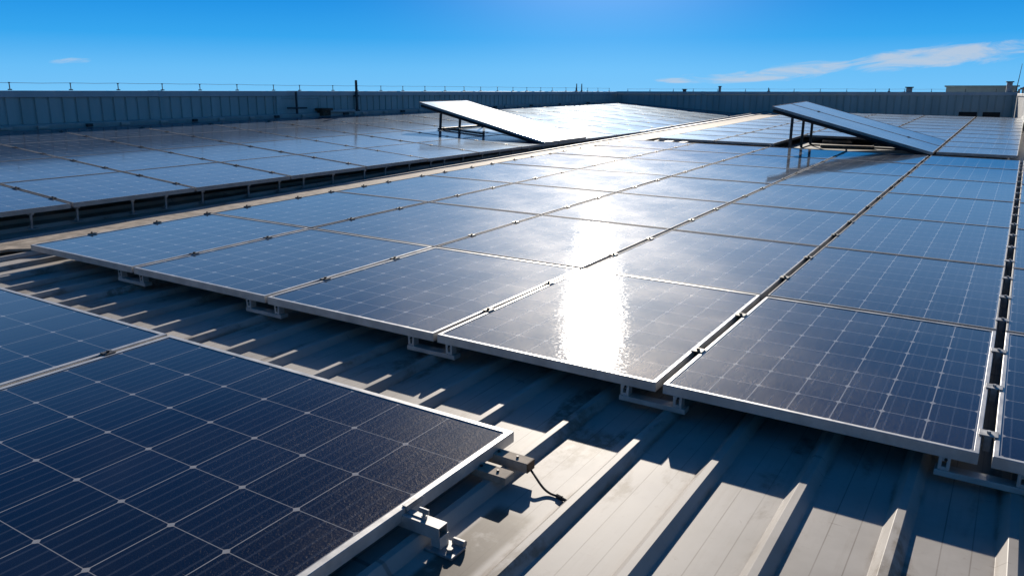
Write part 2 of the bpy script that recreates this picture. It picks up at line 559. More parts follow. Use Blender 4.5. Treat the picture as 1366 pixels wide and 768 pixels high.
# ------------------------------------------------------------------ roof
def roof_profile(x0, x1, first, pitch):
    """cross section of the trapezoid sheet, layout units"""
    pts = [(x0, PAN)]
    k = math.ceil((x0 + 0.04 - first) / pitch)
    while first + k * pitch < x1 - 0.04:
        c = first + k * pitch
        pts += [(c - 0.027, PAN), (c - 0.0255, PAN + 0.0012), (c - 0.0095, RIB - 0.001), (c - 0.008, RIB),
                (c + 0.008, RIB), (c + 0.0095, RIB - 0.001), (c + 0.0255, PAN + 0.0012), (c + 0.027, PAN)]
        k += 1
    pts.append((x1, PAN))
    return pts


def roof_sheet(name, base, x0, x1, y0, y1, first, pitch):
    bm = bmesh.new()
    prof = roof_profile(x0, x1, first, pitch)
    ys = [y0 + (y1 - y0) * t / 6 for t in range(7)]
    rows = [[bm.verts.new((x * S, y * S, z * S)) for x, z in prof] for y in ys]
    low = [bm.verts.new((x * S, y * S, (PAN - 0.05) * S)) for x, y in ((x0, y0), (x1, y0), (x1, y1), (x0, y1))]
    for A, B in zip(rows, rows[1:]):
        for k in range(len(prof) - 1):
            bm.faces.new((A[k], A[k + 1], B[k + 1], B[k]))
    bm.faces.new(low)
    o = link(name, mesh_of(bm, name, ROOFMAT), None, base.copy())
    o['kind'] = 'structure'
    return o


roof_sheet('roof', ROOF, -0.86, 7.0, -7.0, 16.2, 3.98, 0.199)
roof_sheet('roof', ROOF @ LEFT @ Matrix.Translation((0, 0, -0.045 * S)), -3.6, 0.03, -7.5, 15.2, -0.1, 0.199)

ground_bm = bmesh.new()
bmesh.ops.create_grid(ground_bm, x_segments=2, y_segments=2, size=4000)
gm, GN = material('dry ground')
gtc = GN.n('ShaderNodeTexCoord').outputs['Object']
gb = GN.n('ShaderNodeBsdfPrincipled', i_Roughness=0.9)
GN.put(gb.inputs['Base Color'], GN.mix(GN.noise(gtc, 0.02, 6), c4(0.045, 0.055, 0.055), c4(0.08, 0.08, 0.075)))
finish(GN, gb)
gr = link('ground', mesh_of(ground_bm, 'ground', gm), None, Matrix.Translation((0, 0, -9.0)))
gr['kind'] = 'structure'


# ------------------------------------------------------------------ parapet walls
def wall_frame(a, b):
    d = Vector((b.x - a.x, b.y - a.y, 0))
    L = d.length
    d.normalize()
    n = Vector((-d.y, d.x, 0))
    m = Matrix(((d.x, n.x, 0, a.x), (d.y, n.y, 0, a.y), (0, 0, 1, 0), (0, 0, 0, 1)))
    return m, L


def parapet(label, a, b, zlow, ztop, cladding, cap, pitch, thick=0.22, cap_h=0.07):
    """cladding faces local -y; a, b are the base ends in the world"""
    m, L = wall_frame(a, b)
    root = thing('parapet_wall', label, 'wall', m, None)
    bm = bmesh.new()
    prof = []
    k = 0
    while k * pitch < L:
        x = k * pitch
        prof += [(x, 0.0), (min(x + pitch * 0.80, L), 0.0), (min(x + pitch * 0.84, L), 0.022), (min(x + pitch * 0.96, L), 0.022)]
        k += 1
    prof.append((L, 0.0))
    clean = [prof[0]]
    for q in prof[1:]:
        if q[0] > clean[-1][0] + 1e-5:
            clean.append(q)
    lo = [bm.verts.new((x, y, zlow)) for x, y in clean]
    hi = [bm.verts.new((x, y, ztop - cap_h)) for x, y in clean]
    for i in range(len(clean) - 1):
        bm.faces.new((lo[i], lo[i + 1], hi[i + 1], hi[i]))
    lb = [bm.verts.new((0, thick, zlow)), bm.verts.new((L, thick, zlow))]
    hb = [bm.verts.new((0, thick, ztop - cap_h)), bm.verts.new((L, thick, ztop - cap_h))]
    bm.faces.new((lb[1], lb[0], hb[0], hb[1]))
    bm.faces.new((lo[0], hi[0], hb[0], lb[0]))
    bm.faces.new((lo[-1], lb[1], hb[1], hi[-1]))
    link('cladding', mesh_of(bm, 'cladding', cladding), root)
    bm = bmesh.new()
    box(bm, -0.02, L + 0.02, -0.03, thick + 0.03, ztop - cap_h + 0.002, ztop, 0.006)
    x = 3.0
    while x < L:
        box(bm, x - 0.04, x + 0.04, -0.034, thick + 0.034, ztop - cap_h, ztop + 0.004, 0.002)
        x += 3.0
    link('cap', mesh_of(bm, 'cap', cap), root)
    return root, m, L


def conductor(label, m, L, ztop, step, h):
    root = thing('lightning_conductor', label, 'conductor wire', m @ Matrix.Translation((0, 0.1, ztop)))
    n = int(L / step)
    rnd = random.Random(3)
    tops = []
    for k in range(n):
        x = 0.4 + k * step + rnd.uniform(-0.08, 0.08)
        bm = bmesh.new()
        box(bm, -0.016, 0.016, -0.03, 0.03, 0.004, 0.02, 0.002)
        tube(bm, [(0, 0, 0.02), (0, 0, h)], 0.007, 6)
        box(bm, -0.011, 0.011, -0.011, 0.011, h, h + 0.014, 0.002)
        link('holder', mesh_of(bm, 'holder', DARKSTEEL), root, Matrix.Translation((x, 0, 0)))
        tops.append((x, 0, h + 0.011 + rnd.uniform(-0.006, 0.004)))
    bm = bmesh.new()
    pts = []
    for a, b in zip(tops, tops[1:]):
        pts += [a, ((a[0] + b[0]) / 2, 0, (a[2] + b[2]) / 2 - 0.006)]
    pts.append(tops[-1])
    tube(bm, pts, 0.003, 5)
    link('wire', mesh_of(bm, 'wire', ALU_DULL), root)
    return root


corner = WL(-3.45, 14.83)
near_end = WL(-3.45, -5.0)
corner_r = W(3.70, 15.95)
w1, m1, L1 = parapet('long blue grey clad wall along the left side of the roof', near_end, corner, -1.5, EYE - 0.004,
                     WALLBLUE, WALLCAP, 0.20, 0.22, 0.095)
# the walls' faces look towards the panels: mirror where the inner side is local +y
w2, m2, L2 = parapet('blue grey clad wall closing off the far end of the roof', corner, corner_r, -1.5, EYE + 0.004,
                     WALLBLUE, WALLCAP, 0.20, 0.22, 0.095)
jog = W(4.13, 8.2)
w3, m3, L3 = parapet('pale sunlit clad wall at the far right corner', corner_r + Vector((0.02, 0, 0)), jog, -1.5, EYE - 0.03, WALLPALE, WALLPALE, 0.30)
far_right = W(9.0, 8.25)
conductor('thin conductor wire on short holders along the long left wall', m1, L1, EYE - 0.002, 0.78, 0.10)
conductor('thin conductor wire on short holders along the far end wall', m2, L2, EYE + 0.006, 0.78, 0.07)


# ------------------------------------------------------------------ mounting hardware
def u3(*v):
    return [q * S for q in v]


# rails bridging the front corners of neighbouring panels, on the rib crests
rail_labels = ['pale rail bridging the first and second front panels from the far left corner',
               'pale rail bridging the second and third front panels from the left',
               'pale rail bridging the third and fourth front panels left of the glare',
               'pale rail with two brackets below the gap right of the sun glare panel',
               'pale rail with square holed bracket at the far right front corner']
for k, lab in enumerate(rail_labels):
    xc = XL[k + 1]
    root = thing('mounting_rail', lab, 'rail', ROOF @ Matrix.Translation(Vector((xc, 0.0, RIB)) * S), 'rails under the front edge of the central array')
    bm = bmesh.new()
    x0, x1 = u3(-0.115 if k != 4 else -0.094, 0.075 if k != 4 else 0.14)
    box(bm, x0, x1, -0.012, 0.040, 0.0012, 0.0225, 0.0015)
    link('channel', mesh_of(bm, 'channel', ALU), root)
    for bx in (-0.100, 0.052):
        if k == 4:
            bx += 0.024
        bm = bmesh.new()
        X = bx * S
        h0, h1 = 0.0228, 0.0695
        t = 0.018
        box(bm, X - t, X - t + 0.011, -0.008, 0.030, h0, h1, 0.001)
        box(bm, X + t - 0.011, X + t, -0.008, 0.030, h0, h1, 0.001)
        box(bm, X - t + 0.0112, X + t - 0.0112, -0.008, 0.030, h0, h0 + 0.012, 0.001)
        box(bm, X - t + 0.0112, X + t - 0.0112, -0.008, 0.030, h1 - 0.014, h1, 0.001)
        br = link('bracket', mesh_of(bm, 'bracket', ALU), root)
        bm = bmesh.new()
        tube(bm, [(X + 0.004, -0.0085, h1 - 0.006), (X + 0.004, -0.015, h1 - 0.006)], 0.0055, 6)
        link('bolt', mesh_of(bm, 'bolt', BLACK), br)

# feet in the shade under the right edge of the left array
foot_bm = bmesh.new()
box(foot_bm, -0.030, 0.030, -0.035, 0.035, 0.0, 0.006, 0.001)
tube(foot_bm, [(0, 0, 0.006), (0, 0, 0.136)], 0.011, 8)
box(foot_bm, -0.020, 0.020, -0.016, 0.016, 0.118, 0.136, 0.001)
box(foot_bm, -0.020, -0.011, -0.014, 0.014, 0.0062, 0.030, 0.001)
foot_me = mesh_of(foot_bm, 'roof_anchor', ALU_DULL)
rf = random.Random(5)
y = -0.55
while y < 14.5:
    o = link('roof_anchor', foot_me, None, ROOF @ LEFT @ Matrix.Translation(Vector((-0.030 + rf.uniform(-0.012, 0.008), y + rf.uniform(-0.05, 0.05), RIB - 0.045)) * S)
             @ Matrix.Rotation(rf.uniform(-0.5, 0.5), 4, 'Z'))
    tag(o, 'short pale roof anchor in the shade under the edge of the left array', 'roof anchor', 'anchors under the edge of the left array')
    y += 0.30

# clips along the left edge of the central array
clip_bm = bmesh.new()
box(clip_bm, -0.020, 0.013, -0.028, 0.028, 0.0008, 0.006, 0.001)
box(clip_bm, -0.020, -0.001, -0.028, 0.028, -0.045, 0.0006, 0.001)
tube(clip_bm, [(-0.010, 0, 0.006), (-0.010, 0, 0.015)], 0.007, 6)
clip_me = mesh_of(clip_bm, 'edge_clip', BLACK)
y = 0.30
while y < 6.8:
    o = link('edge_clip', clip_me, None, ROOF @ Matrix.Translation(Vector((0.0, y + rf.uniform(-0.06, 0.06), 0)) * S))
    tag(o, 'small dark clip on the left edge of the central array', 'clip', 'clips on the left edge of the central array')
    y += 0.33

# end bracket on the right side of the near panel
root = thing('end_bracket', 'square tube end bracket with wing bolt beside the near corner panel', 'bracket', ROOF @ Matrix.Translation(Vector((2.952, -0.811, PAN)) * S))


def at(bm, fn):
    fn(bm)
    return bm


bm = bmesh.new()
zt, zb = (-0.042 - PAN) * S, (-0.069 - PAN) * S
x0, x1 = -0.06, 0.137
yh = 0.021
box(bm, x0, x1, -yh, yh, zt - 0.003, zt, 0.0008)
box(bm, x0, x1, -yh, -yh + 0.003, zb, zt - 0.0031, 0.0006)
box(bm, x0, x1, yh - 0.003, yh, zb, zt - 0.0031, 0.0006)
box(bm, x0, x1, -yh + 0.0031, yh - 0.0031, zb, zb + 0.003, 0.0006)
tb = link('square_tube', mesh_of(bm, 'square_tube', ALU), root)
bm = bmesh.new()
box(bm, x1 - 0.033, x1 - 0.001, -yh + 0.004, yh - 0.004, 0.010, zb - 0.0004, 0.001)
box(bm, x1 + 0.0003, x1 + 0.0035, -yh, yh, 0.010, zt - 0.030, 0.0008)
link('post', mesh_of(bm, 'post', ALU), root)
bm = bmesh.new()
box(bm, x1 - 0.045, x1 + 0.055, -0.036, 0.036, 0.001, 0.0095, 0.0015)
tube(bm, [(x1 + 0.030, -0.010, 0.0096), (x1 + 0.030, -0.010, 0.020)], 0.010, 6)
tube(bm, [(x1 + 0.012, 0.034, 0.016), (x1 + 0.052, 0.034, 0.016)], 0.011, 10)
link('foot', mesh_of(bm, 'foot', ALU_DULL), root)
bm = bmesh.new()
tube(bm, [(0.068, 0.0, zt + 0.0002), (0.068, 0.0, zt + 0.012)], 0.009, 8)
tube(bm, [(0.068, 0.0, zt + 0.012), (0.068, 0.0, zt + 0.020)], 0.0055, 8)
box(bm, 0.050, 0.086, -0.004, 0.004, zt + 0.018, zt + 0.034, 0.002)
link('wing_bolt', mesh_of(bm, 'wing_bolt', ALU_DULL), root)
bm = bmesh.new()
pz = (NEARZ - PAN) * S
box(bm, -0.012, 0.004, -0.005, 0.075, pz + 0.0006, pz + 0.004, 0.0008)
box(bm, 0.0015, 0.005, -0.005, 0.075, zt + 0.0035, pz + 0.0005, 0.0006)
box(bm, 0.0015, 0.062, -0.005, 0.018, zt + 0.0004, zt + 0.0034, 0.0006)
link('clamp_plate', mesh_of(bm, 'clamp_plate', ALU_DULL), root)

for lab, xa, xb, ya, yb, zc in (
        ('dark ended beige support beam beside the corner of the near panel', 2.80, 3.043, -0.500, -0.468, -0.050),
        ('short sunlit beige support beam under the near panel edge', 2.82, 3.030, -0.572, -0.535, -0.056)):
    root = thing('support_beam', lab, 'beam', ROOF @ Matrix.Translation(Vector((xa, ya, RIB)) * S), 'beams under the near panel')
    bm = bmesh.new()
    L_, D_, H_ = (xb - xa) * S, (yb - ya) * S, (zc - RIB) * S
    box(bm, 0, L_, 0, D_, H_ - 0.003, H_, 0.0007)
    box(bm, 0, L_, 0, 0.003, 0.001, H_ - 0.0031, 0.0005)
    box(bm, 0, L_, D_ - 0.003, D_, 0.001, H_ - 0.0031, 0.0005)
    link('channel', mesh_of(bm, 'channel', BEIGE), root)
    bm = bmesh.new()
    box(bm, L_ + 0.0003, L_ + 0.003, 0.0, D_, 0.001, H_ - 0.0005, 0.0006)
    link('end_plate', mesh_of(bm, 'end_plate', RUST_AND_SHADE if 'dark' in lab else BEIGE), root)  # dark end plate: the shade on that face is put into its colour
    bm = bmesh.new()
    for q in (0.30, 0.72):
        tube(bm, [(L_ * (0.5 + q / 2), D_ * 0.5, H_ + 0.0003), (L_ * (0.5 + q / 2), D_ * 0.5, H_ + 0.006)], 0.005, 6)
    link('screw', mesh_of(bm, 'screw', BLACK), root)

root = thing('cable', 'loose black cable with connector lying on the sunlit roof sheet', 'cable', ROOF @ Matrix.Translation(Vector((3.045, -0.485, PAN)) * S))
bm = bmesh.new()
pts = []
for k in range(15):
    t = k / 14
    px, py = 0.004 + 0.088 * t, -0.004 - 0.034 * t - 0.010 * math.sin(t * math.pi)
    pz = 0.030 * (1 - t) ** 2 + 0.006 + 0.010 * math.sin(t * 5) * (1 - t)
    pts.append((px * S, py * S, pz))
tube(bm, pts, 0.0042, 8)
link('lead', mesh_of(bm, 'lead', RUBBER_AND_SHADE), root)
bm = bmesh.new()
e = Vector(pts[-1])
tube(bm, [e + Vector((-0.004, 0.001, 0)), e + Vector((0.018, -0.006, 0.001)), e + Vector((0.019, -0.006, 0.001)), e + Vector((0.045, -0.014, 0.001))],
     [0.0075, 0.0080, 0.0055, 0.0060], 8)
link('connector', mesh_of(bm, 'connector', RUBBER_AND_SHADE), root)

# ------------------------------------------------------------------ raised panels on stands
th1 = math.asin(0.286 / 1.86)
B1 = ROOF @ LEFT @ Matrix.Translation(Vector((0.005, 5.475, 0.022)) * S) @ Matrix.Rotation(th1, 4, 'Y')
panel(B1, -1.86, 0.0, 1.86, 1.03, 12, 6, CELL_WHITE, 'bright white glaring raised panel tilted up over the left array', 'raised panels', (), 0.02, 'x', 0.0)
th2 = math.asin(0.404 / 1.65)
B2 = ROOF @ Matrix.Translation(Vector((3.165, 7.0, 0.010)) * S) @ Matrix.Rotation(th2, 4, 'Y')
panel(B2, -1.65, 0.0, 1.65, 0.79, 10, 5, CELL_SKY, 'near one of two sky blue raised panels tilted up at the right', 'raised panels', (), 0.02, 'x', 0.0)
panel(B2, -1.65, 0.802, 1.65, 0.79, 10, 5, CELL_SKY, 'far one of two sky blue raised panels tilted up at the right', 'raised panels', (0.2, 0.8), 0.012, 'y', 0.0)


def stand(label, base, theta, zb, xl, ys, length, floor, rail_x):
    """legs and rails that carry a raised panel; local x grows towards its low edge"""
    root = thing('panel_stand', label, 'stand', base, 'stands of the raised panels')
    fh = 0.030

    def under(x):                                   # underside of the panel frame over x
        return zb - x * math.tan(theta) - fh / math.cos(theta)
    for yy in ys:
        bm = bmesh.new()
        h = under(xl) - 0.034
        box(bm, xl * S - 0.020, xl * S + 0.020, yy * S - 0.016, yy * S + 0.016, floor * S, h * S, 0.002)
        link('leg', mesh_of(bm, 'leg', DARKSTEEL), root)
    for yy in (ys[0], ys[-1]):
        bm = bmesh.new()
        a = Vector((-length * math.cos(theta) + 0.01, yy, under(-length * math.cos(theta) + 0.01) - 0.016)) * S
        b = Vector((-0.05, yy, under(-0.05) - 0.016)) * S
        tube(bm, [a, b], 0.026, 4)
        link('sloping_rail', mesh_of(bm, 'sloping_rail', DARKSTEEL), root)
    bm = bmesh.new()
    box(bm, xl * S - 0.025, xl * S + 0.025, ys[0] * S - 0.05, ys[-1] * S + 0.05, floor * S + 0.002, floor * S + 0.030, 0.002)
    link('base_rail', mesh_of(bm, 'base_rail', DARKSTEEL), root)
    for yy in (ys[0] + 0.035, ys[-1] - 0.035):
        bm = bmesh.new()
        box(bm, xl * S + 0.027, rail_x * S, yy * S - 0.018, yy * S + 0.018, floor * S + 0.004, floor * S + 0.036, 0.002)
        link('floor_rail', mesh_of(bm, 'floor_rail', DARKSTEEL), root)
    return root


stand('dark legged stand under the glaring raised panel', ROOF @ LEFT @ Matrix.Translation(Vector((0.005, 5.475, 0.0)) * S), th1, 0.022, -1.52,
      (0.03, 0.44, 1.0), 1.86, 0.0, -0.9)
stand('dark legged stand under the sky blue raised panels', ROOF @ Matrix.Translation(Vector((3.165, 7.0, 0.0)) * S), th2, 0.010, -1.38,
      (0.02, 0.55, 1.0), 1.65, RIB, -0.35)

root = thing('pipe_run', 'thin blue pipe on short posts in front of the right raised panels', 'pipe', ROOF @ Matrix.Translation(Vector((1.56, 6.93, RIB)) * S))
bm = bmesh.new()
tube(bm, [(0, 0, 0.085), (0.40, 0, 0.085), (1.24, 0.0, 0.080)], 0.014, 8)
link('pipe', mesh_of(bm, 'pipe', STEEL_BLUE), root)
for q in (0.06, 0.55, 1.02, 1.22):
    bm = bmesh.new()
    box(bm, q - 0.012, q + 0.012, -0.012, 0.012, 0.001, 0.12 if q in (0.06, 1.22) else 0.068, 0.002)
    box(bm, q - 0.03, q + 0.03, -0.03, 0.03, 0.0005, 0.008, 0.001)
    link('post', mesh_of(bm, 'post', STEEL_BLUE if q > 1.1 else DARKSTEEL), root)
for lab, q, ln, yy in (('long beige offcut lying under the right raised panels', 1.95, 0.85, 7.75),
                       ('short beige offcut lying behind the stand legs', 1.85, 0.5, 8.35)):
    bm = bmesh.new()
    box(bm, 0, ln, -0.045, 0.045, 0.001, 0.045, 0.004)
    tag(link('timber_offcut', mesh_of(bm, 'timber_offcut', BEIGE), None, ROOF @ Matrix.Translation(Vector((q, yy, RIB + 0.012)) * S) @ Matrix.Rotation(0.25, 4, 'Z')),
        lab, 'offcut', None)

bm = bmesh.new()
box(bm, 0, 1.60 * S, 0, 1.42 * S, 0.0, 0.012, 0.003)  # black sheet added to stand in for the shade under the raised panels
tag(link('shade_sheet', mesh_of(bm, 'shade_sheet', RUBBER_AND_SHADE), None, ROOF @ Matrix.Translation(Vector((1.60, 6.99, RIB + 0.001)) * S)),
    'added black sheet standing in for shade under the sky blue raised panels', 'mat')
bm = bmesh.new()
rv = random.Random(11)
n_ = 90
ya, yb = -0.45 * S, 13.9 * S
edge = []
for k in range(n_ + 1):
    yy = ya + (yb - ya) * k / n_
    wd = 1.0 if yy > 0.12 * S else 0.45
    edge.append([bm.verts.new((x_ * wd * S + rv.uniform(-0.012, 0.012), yy, z_)) for x_, z_ in ((0.0, -0.012), (0.002, 0.010), (0.20, 0.004 + rv.uniform(0, 0.004)), (0.36, 0.008), (0.362, -0.012))])
for A, B in zip(edge, edge[1:]):
    for k in range(4):
        bm.faces.new((A[k], A[k + 1], B[k + 1], B[k]))
tag(link('valley_flashing', mesh_of(bm, 'valley_flashing', BEIGE), None, ROOF @ Matrix.Translation(Vector((-0.455, 0, RIB + 0.006)) * S)),
    'long beige metal flashing strip in the aisle between left and central arrays', 'flashing')

# ------------------------------------------------------------------ things along the walls
root = thing('wall_kerb', 'narrow beige kerb running along the foot of the long left wall', 'kerb', ROOF @ LEFT @ Matrix.Translation(Vector((-3.385, -3.0, PAN)) * S))
bm = bmesh.new()
box(bm, -0.085, 0.03, 0, 17.7 * S, 0.0, 0.185, 0.006)
link('strip', mesh_of(bm, 'strip', WALLPALE), root)
for k in range(42):
    bm = bmesh.new()
    w_ = rf.uniform(0.04, 0.09)
    box(bm, 0.0305, 0.075, -w_, w_, 0.13, 0.175, 0.004)
    link('bracket', mesh_of(bm, 'bracket', ALU if k % 3 else DARKSTEEL), root, Matrix.Translation((0, (0.2 + 0.41 * k + rf.uniform(-0.06, 0.06)) * S, 0)))


def on_wall(m, x, z, out=0.0):
    return m @ Matrix.Translation((x, -out, EYE + z))


root = thing('mast', 'tall dark mast rising above the long left wall', 'mast', on_wall(m1, 16.6, 0, 0.06))
bm = bmesh.new()
tube(bm, [(0, 0, -0.75), (0, 0, 0.22)], [0.032, 0.026], 10)
link('pole', mesh_of(bm, 'pole', DARKSTEEL), root)
for z in (-0.40, -0.10):
    bm = bmesh.new()
    box(bm, -0.05, 0.05, -0.036, 0.06, z - 0.015, z + 0.015, 0.003)
    link('bracket', mesh_of(bm, 'bracket', DARKSTEEL), root)

root = thing('pipe_stand', 'thin dark upright pipe with a cross arm against the left wall', 'pipe', on_wall(m1, 14.87, 0, 0.10))
bm = bmesh.new()
tube(bm, [(0, 0, -0.75), (0, 0, -0.01)], 0.022, 8)
link('upright', mesh_of(bm, 'upright', DARKSTEEL), root)
bm = bmesh.new()
tube(bm, [(-0.26, -0.024, -0.32), (0.24, -0.024, -0.325)], 0.016, 8)
link('cross_arm', mesh_of(bm, 'cross_arm', DARKSTEEL), root)

root = thing('service_hatch', 'dark framed flush hatch in the left wall beside the upright pipe', 'hatch', on_wall(m1, 14.50, 0, 0.0))
bm = bmesh.new()
for xa, xb, za, zb_ in ((-0.06, 0.06, -0.70, -0.105), (1.02, 1.06, -0.70, -0.105), (0.0605, 1.0195, -0.145, -0.105)):
    box(bm, xa, xb, -0.030, -0.003, za, zb_, 0.003)
link('frame', mesh_of(bm, 'frame', WALLBLUE), root)
bm = bmesh.new()
box(bm, 0.062, 1.018, -0.018, -0.004, -0.70, -0.147, 0.002)
link('door', mesh_of(bm, 'door', WALLBLUE), root)

root = thing('junction_box', 'rusty brown box with a white pipe at the foot of the left wall', 'box', on_wall(m1, 15.54, 0, 0.14))
bm = bmesh.new()
box(bm, -0.10, 0.12, -0.08, 0.08, -0.70, -0.385, 0.006)
link('cabinet', mesh_of(bm, 'cabinet', RUST_AND_SHADE), root)
bm = bmesh.new()
box(bm, -0.14, 0.16, -0.11, 0.10, -0.384, -0.335, 0.006)
link('lid', mesh_of(bm, 'lid', RUST_AND_SHADE), root)
bm = bmesh.new()
tube(bm, [(0.121, 0, -0.40), (0.88, 0, -0.405), (0.90, 0, -0.42), (0.90, 0, -0.70)], 0.030, 10)
link('pipe', mesh_of(bm, 'pipe', WALLPALE), root)


def vent(name, label, cat, m, x, h, w, mat, back=0.12, z0=0.0):
    root = thing(name, label, cat, on_wall(m, x, z0, -back))
    bm = bmesh.new()
    box(bm, -w / 2, w / 2, -w / 2, w / 2, 0.0, h, 0.006)
    link('body', mesh_of(bm, 'body', mat), root)
    bm = bmesh.new()
    box(bm, -w * 0.72, w * 0.72, -w * 0.72, w * 0.72, h + 0.001, h + 0.03, 0.006)
    link('hood', mesh_of(bm, 'hood', DARKSTEEL), root)
    return root


vent('roof_vent', 'small hooded vent on the far wall left of the right raised panels', 'vent', m2, 3.54, 0.15, 0.07, ALU_DULL)
vent('roof_vent', 'squat dark vent on the far wall, leftmost of the vents', 'vent', m2, 2.36, 0.06, 0.10, DARKSTEEL)
vent('roof_vent', 'hooded grey vent on the far wall left of the higher roof block', 'vent', m2, 9.14, 0.12, 0.16, ALU_DULL)
for x, h, lab in ((-2.01, 0.24, 'left of two thin rods above the left wall near its far corner'),
                  (-1.75, 0.24, 'right of two thin rods above the left wall near its far corner'),
                  (5.1, 0.12, 'short thin rod on the far wall behind the right raised panels'),
                  (8.6, 0.10, 'short thin rod on the far wall between vent and raised panels')):
    bm = bmesh.new()
    tube(bm, [(0, 0, -0.02), (0, 0, h)], [0.022, 0.014], 6)
    box(bm, -0.035, 0.035, -0.035, 0.035, 0.0, 0.02, 0.003)
    if x < 0:
        mm = Matrix.Translation(WL(-3.55, 14.83 + x / 1.1)) 
        mm.translation.z = EYE
    else:
        mm = on_wall(m2, x, 0.004, -0.1)
    tag(link('lightning_rod', mesh_of(bm, 'lightning_rod', DARKSTEEL), None, mm), lab, 'rod', 'rods on the walls')

root = thing('roof_block', 'higher blue grey roof block behind the far wall at the right', 'roof block', on_wall(m2, 10.03, 0, -2.2))
bm = bmesh.new()
box(bm, 0.05, 1.95, 0.0, 2.0, -1.5, 0.16, 0)
link('cladding', mesh_of(bm, 'cladding', WALLDARK), root)
bm = bmesh.new()
box(bm, 0.0, 2.0, -0.05, 2.05, 0.162, 0.20, 0.005)
link('cap', mesh_of(bm, 'cap', WALLDARK), root)
vent('chimney', 'small chimney with a wide hood at the right end of the roof block', 'chimney', m2, 11.67, 0.27, 0.14, ALU_DULL, 0.3)
root = thing('antenna', 'thin leaning antenna rod at the far right edge', 'antenna', on_wall(m2, 11.85, 0, -0.4))
bm = bmesh.new()
tube(bm, [(0, 0, 0), (0.03, 0, 0.40), (0.055, 0, 0.78)], [0.014, 0.010, 0.006], 6)
link('rod', mesh_of(bm, 'rod', DARKSTEEL), root)
bm = bmesh.new()
box(bm, -0.06, 0.06, -0.06, 0.06, -0.05, 0.03, 0.004)
link('base', mesh_of(bm, 'base', DARKSTEEL), root)
root = thing('pipe_cluster', 'cluttered grey pipework beside the antenna at the far right', 'pipework', on_wall(m2, 12.13, 0, -0.5))
for k, (x, z, l) in enumerate(((-0.1, 0.10, 0.5), (0.0, 0.16, 0.7), (0.1, 0.05, 0.6))):
    bm = bmesh.new()
    tube(bm, [(x - 0.1, 0.1 * k, -0.1), (x - 0.1, 0.1 * k, z - 0.02), (x - 0.08, 0.1 * k, z), (x + l, 0.1 * k, z + 0.02 * k)], 0.028, 8)
    link('pipe', mesh_of(bm, 'pipe', ALU_DULL if k else BEIGE), root)

# dark openings low in the far wall
for k, (xa, xb) in enumerate(((10.50, 10.96), (11.10, 11.53))):
    root = thing('wall_louvre', ['left of two dark louvres low in the far wall at the right', 'right of two dark louvres beside the pale corner wall'][k],
                 'louvre', on_wall(m2, xa, -0.60, 0.0), 'louvres in the far wall')
    bm = bmesh.new()
    w_ = xb - xa
    box(bm, 0, w_, -0.006, -0.003, -0.2, 0.05, 0)
    link('backing', mesh_of(bm, 'backing', RUBBER_AND_SHADE), root)
    bm = bmesh.new()
    for q in range(5):
        box(bm, 0.02, w_ - 0.02, -0.022, -0.008, -0.16 + q * 0.042, -0.15 + q * 0.042, 0)
    link('blades', mesh_of(bm, 'blades', BLACK), root)


# ------------------------------------------------------------------ camera, light
cd = bpy.data.cameras.new('camera')
cd.sensor_width = 36.0
cd.lens = 1058.3 / 1366 * 36.0
cd.clip_start = 0.05
cd.clip_end = 20000
cam = bpy.data.objects.new('camera', cd)
COL.objects.link(cam)
R3 = Matrix((RIGHT, UP, -FWD)).transposed().to_4x4()
cam.matrix_world = Matrix.Translation(CAM) @ ROOF.to_3x3().to_4x4() @ R3
scene.camera = cam

el_u, az_u = rad(18.0), rad(-26.2)
SUN = ROOF.to_3x3() @ Vector((math.sin(az_u) * math.cos(el_u), math.cos(az_u) * math.cos(el_u), math.sin(el_u)))
sun_el = math.asin(SUN.z)
sun_az = math.atan2(SUN.x, SUN.y)
sd = bpy.data.lights.new('sun', 'SUN')
sd.energy = 5.0
sd.angle = rad(0.5)
sd.color = (1.0, 0.91, 0.79)
so = bpy.data.objects.new('sun', sd)
COL.objects.link(so)
so.rotation_euler = (-SUN).to_track_quat('-Z', 'Y').to_euler()
so.location = (0, 0, 20)

SKY_STRENGTH = 0.05
SKY_GRADE = 0.99
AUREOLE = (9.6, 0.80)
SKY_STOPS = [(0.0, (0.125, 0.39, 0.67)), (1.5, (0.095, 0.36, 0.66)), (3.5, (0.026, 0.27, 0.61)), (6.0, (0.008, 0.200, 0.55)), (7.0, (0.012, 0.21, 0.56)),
             (8.6, (0.16, 0.40, 0.76)), (14.0, (0.17, 0.37, 0.70)), (19.0, (0.050, 0.18, 0.43)), (25.0, (0.009, 0.068, 0.22)),  # unseen band above the view, brightened to lift the panels' reflections
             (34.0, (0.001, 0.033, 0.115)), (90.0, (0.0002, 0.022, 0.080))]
CLOUDS = [(-5.0, 2.1, 7.5, 0.95, 0.10, 1.0), (-12.6, 1.5, 4.2, 0.65, 0.06, 1.0), (-16.5, 0.95, 6.0, 0.55, 0.02, 0.95), (-60.5, 1.75, 1.9, 0.3, 0.03, 0.95), (-21.0, 0.75, 2.0, 0.25, 0.0, 0.8)]
world = bpy.data.worlds.new('World')
scene.world = world
world.use_nodes = True
N = Nodes(world.node_tree)
sky = N.n('ShaderNodeTexSky', sky_type='NISHITA')
sky.sun_disc = False
sky.sun_elevation = sun_el
sky.sun_rotation = sun_az % (2 * math.pi)
sky.altitude = 1500
sky.air_density = 1.0
sky.dust_density = 0.1
sky.ozone_density = 3.0
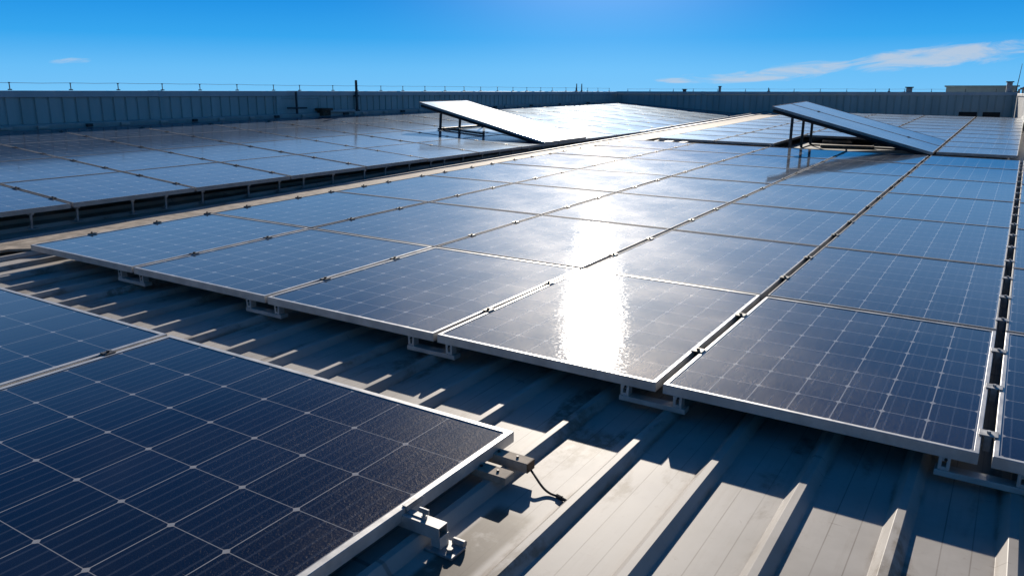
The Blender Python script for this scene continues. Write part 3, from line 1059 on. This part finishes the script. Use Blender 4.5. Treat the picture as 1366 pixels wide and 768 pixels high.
# daylight sky: the physical sky graded to the deep polarised blue of the photograph
gen = N.n('ShaderNodeTexCoord').outputs['Generated']
sp = N.n('ShaderNodeSeparateXYZ', i_0=gen)
elev = N.m('DIVIDE', N.m('ARCSINE', sp.outputs[2]), math.pi / 2)
azim = N.m('ARCTAN2', sp.outputs[0], sp.outputs[1])
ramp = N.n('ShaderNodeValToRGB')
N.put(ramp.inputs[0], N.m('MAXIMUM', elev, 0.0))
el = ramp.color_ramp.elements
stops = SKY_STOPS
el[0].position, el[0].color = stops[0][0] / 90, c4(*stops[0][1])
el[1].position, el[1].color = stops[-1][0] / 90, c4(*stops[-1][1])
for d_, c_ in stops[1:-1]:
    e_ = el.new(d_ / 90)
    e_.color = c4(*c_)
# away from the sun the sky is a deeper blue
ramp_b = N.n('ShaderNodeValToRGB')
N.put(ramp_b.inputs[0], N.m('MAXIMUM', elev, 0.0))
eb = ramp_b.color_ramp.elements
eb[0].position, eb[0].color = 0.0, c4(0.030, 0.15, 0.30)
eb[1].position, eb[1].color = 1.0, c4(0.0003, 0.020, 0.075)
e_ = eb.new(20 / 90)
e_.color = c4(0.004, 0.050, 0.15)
saz = Vector((SUN.x, SUN.y, 0)).normalized()
facing = N.n('ShaderNodeVectorMath', op='DOT_PRODUCT', i_0=gen, i_1=tuple(saz)).outputs['Value']
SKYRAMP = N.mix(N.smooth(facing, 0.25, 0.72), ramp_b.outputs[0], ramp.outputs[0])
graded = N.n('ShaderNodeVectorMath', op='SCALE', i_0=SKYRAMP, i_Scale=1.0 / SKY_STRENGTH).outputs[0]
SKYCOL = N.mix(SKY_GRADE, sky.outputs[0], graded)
# the bright aureole round the sun
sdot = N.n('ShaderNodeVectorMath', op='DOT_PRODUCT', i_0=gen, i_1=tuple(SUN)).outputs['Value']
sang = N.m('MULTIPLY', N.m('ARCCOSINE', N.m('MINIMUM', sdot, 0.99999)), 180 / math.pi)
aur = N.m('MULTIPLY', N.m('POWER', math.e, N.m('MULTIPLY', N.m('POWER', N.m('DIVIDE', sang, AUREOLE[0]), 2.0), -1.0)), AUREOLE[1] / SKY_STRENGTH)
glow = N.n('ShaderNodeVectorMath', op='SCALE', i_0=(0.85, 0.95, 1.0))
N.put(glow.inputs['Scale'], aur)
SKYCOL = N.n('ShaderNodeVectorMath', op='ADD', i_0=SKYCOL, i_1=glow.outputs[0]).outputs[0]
# thin streaks of cloud low over the right of the roof and one wisp on the left
elr = N.m('MULTIPLY', elev, 90.0)
azd = N.m('MULTIPLY', azim, 180 / math.pi)
cv = N.n('ShaderNodeCombineXYZ', i_0=N.m('MULTIPLY', azd, 0.16), i_1=N.m('ADD', N.m('MULTIPLY', elr, 0.85), N.m('MULTIPLY', azd, -0.07))).outputs[0]
cn = N.noise(cv, 1.3, 8, 0.66, 0.8)
cloud = None
for caz, cel, waz, wel, slope, gain in CLOUDS:
    da = N.m('SUBTRACT', azd, caz)
    de = N.m('SUBTRACT', N.m('SUBTRACT', elr, cel), N.m('MULTIPLY', da, slope))
    d2 = N.m('ADD', N.m('POWER', N.m('ABSOLUTE', N.m('DIVIDE', da, waz)), 2.0), N.m('POWER', N.m('ABSOLUTE', N.m('DIVIDE', de, wel)), 2.0))
    blob = N.m('MULTIPLY', N.m('SUBTRACT', 1.0, N.smooth(d2, 0.0, 1.0)), gain)
    cloud = blob if cloud is None else N.m('MAXIMUM', cloud, blob)
mask = N.smooth(N.m('ADD', N.m('MULTIPLY', cn, 1.5), N.m('MULTIPLY', cloud, 0.55)), 0.95, 1.40)
mask = N.m('MULTIPLY', N.m('MULTIPLY', mask, N.smooth(cloud, 0.02, 0.25)), 0.75)
SKYCOL = N.mix(mask, SKYCOL, c4(*[q / SKY_STRENGTH for q in (0.40, 0.44, 0.50)]))
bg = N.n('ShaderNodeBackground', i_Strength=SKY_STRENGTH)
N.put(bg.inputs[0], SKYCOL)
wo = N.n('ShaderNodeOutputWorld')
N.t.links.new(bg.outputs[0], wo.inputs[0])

vs = scene.view_settings
vs.view_transform = 'Standard'
vs.look = 'None'
vs.exposure = 0.5
vs.gamma = 1.0
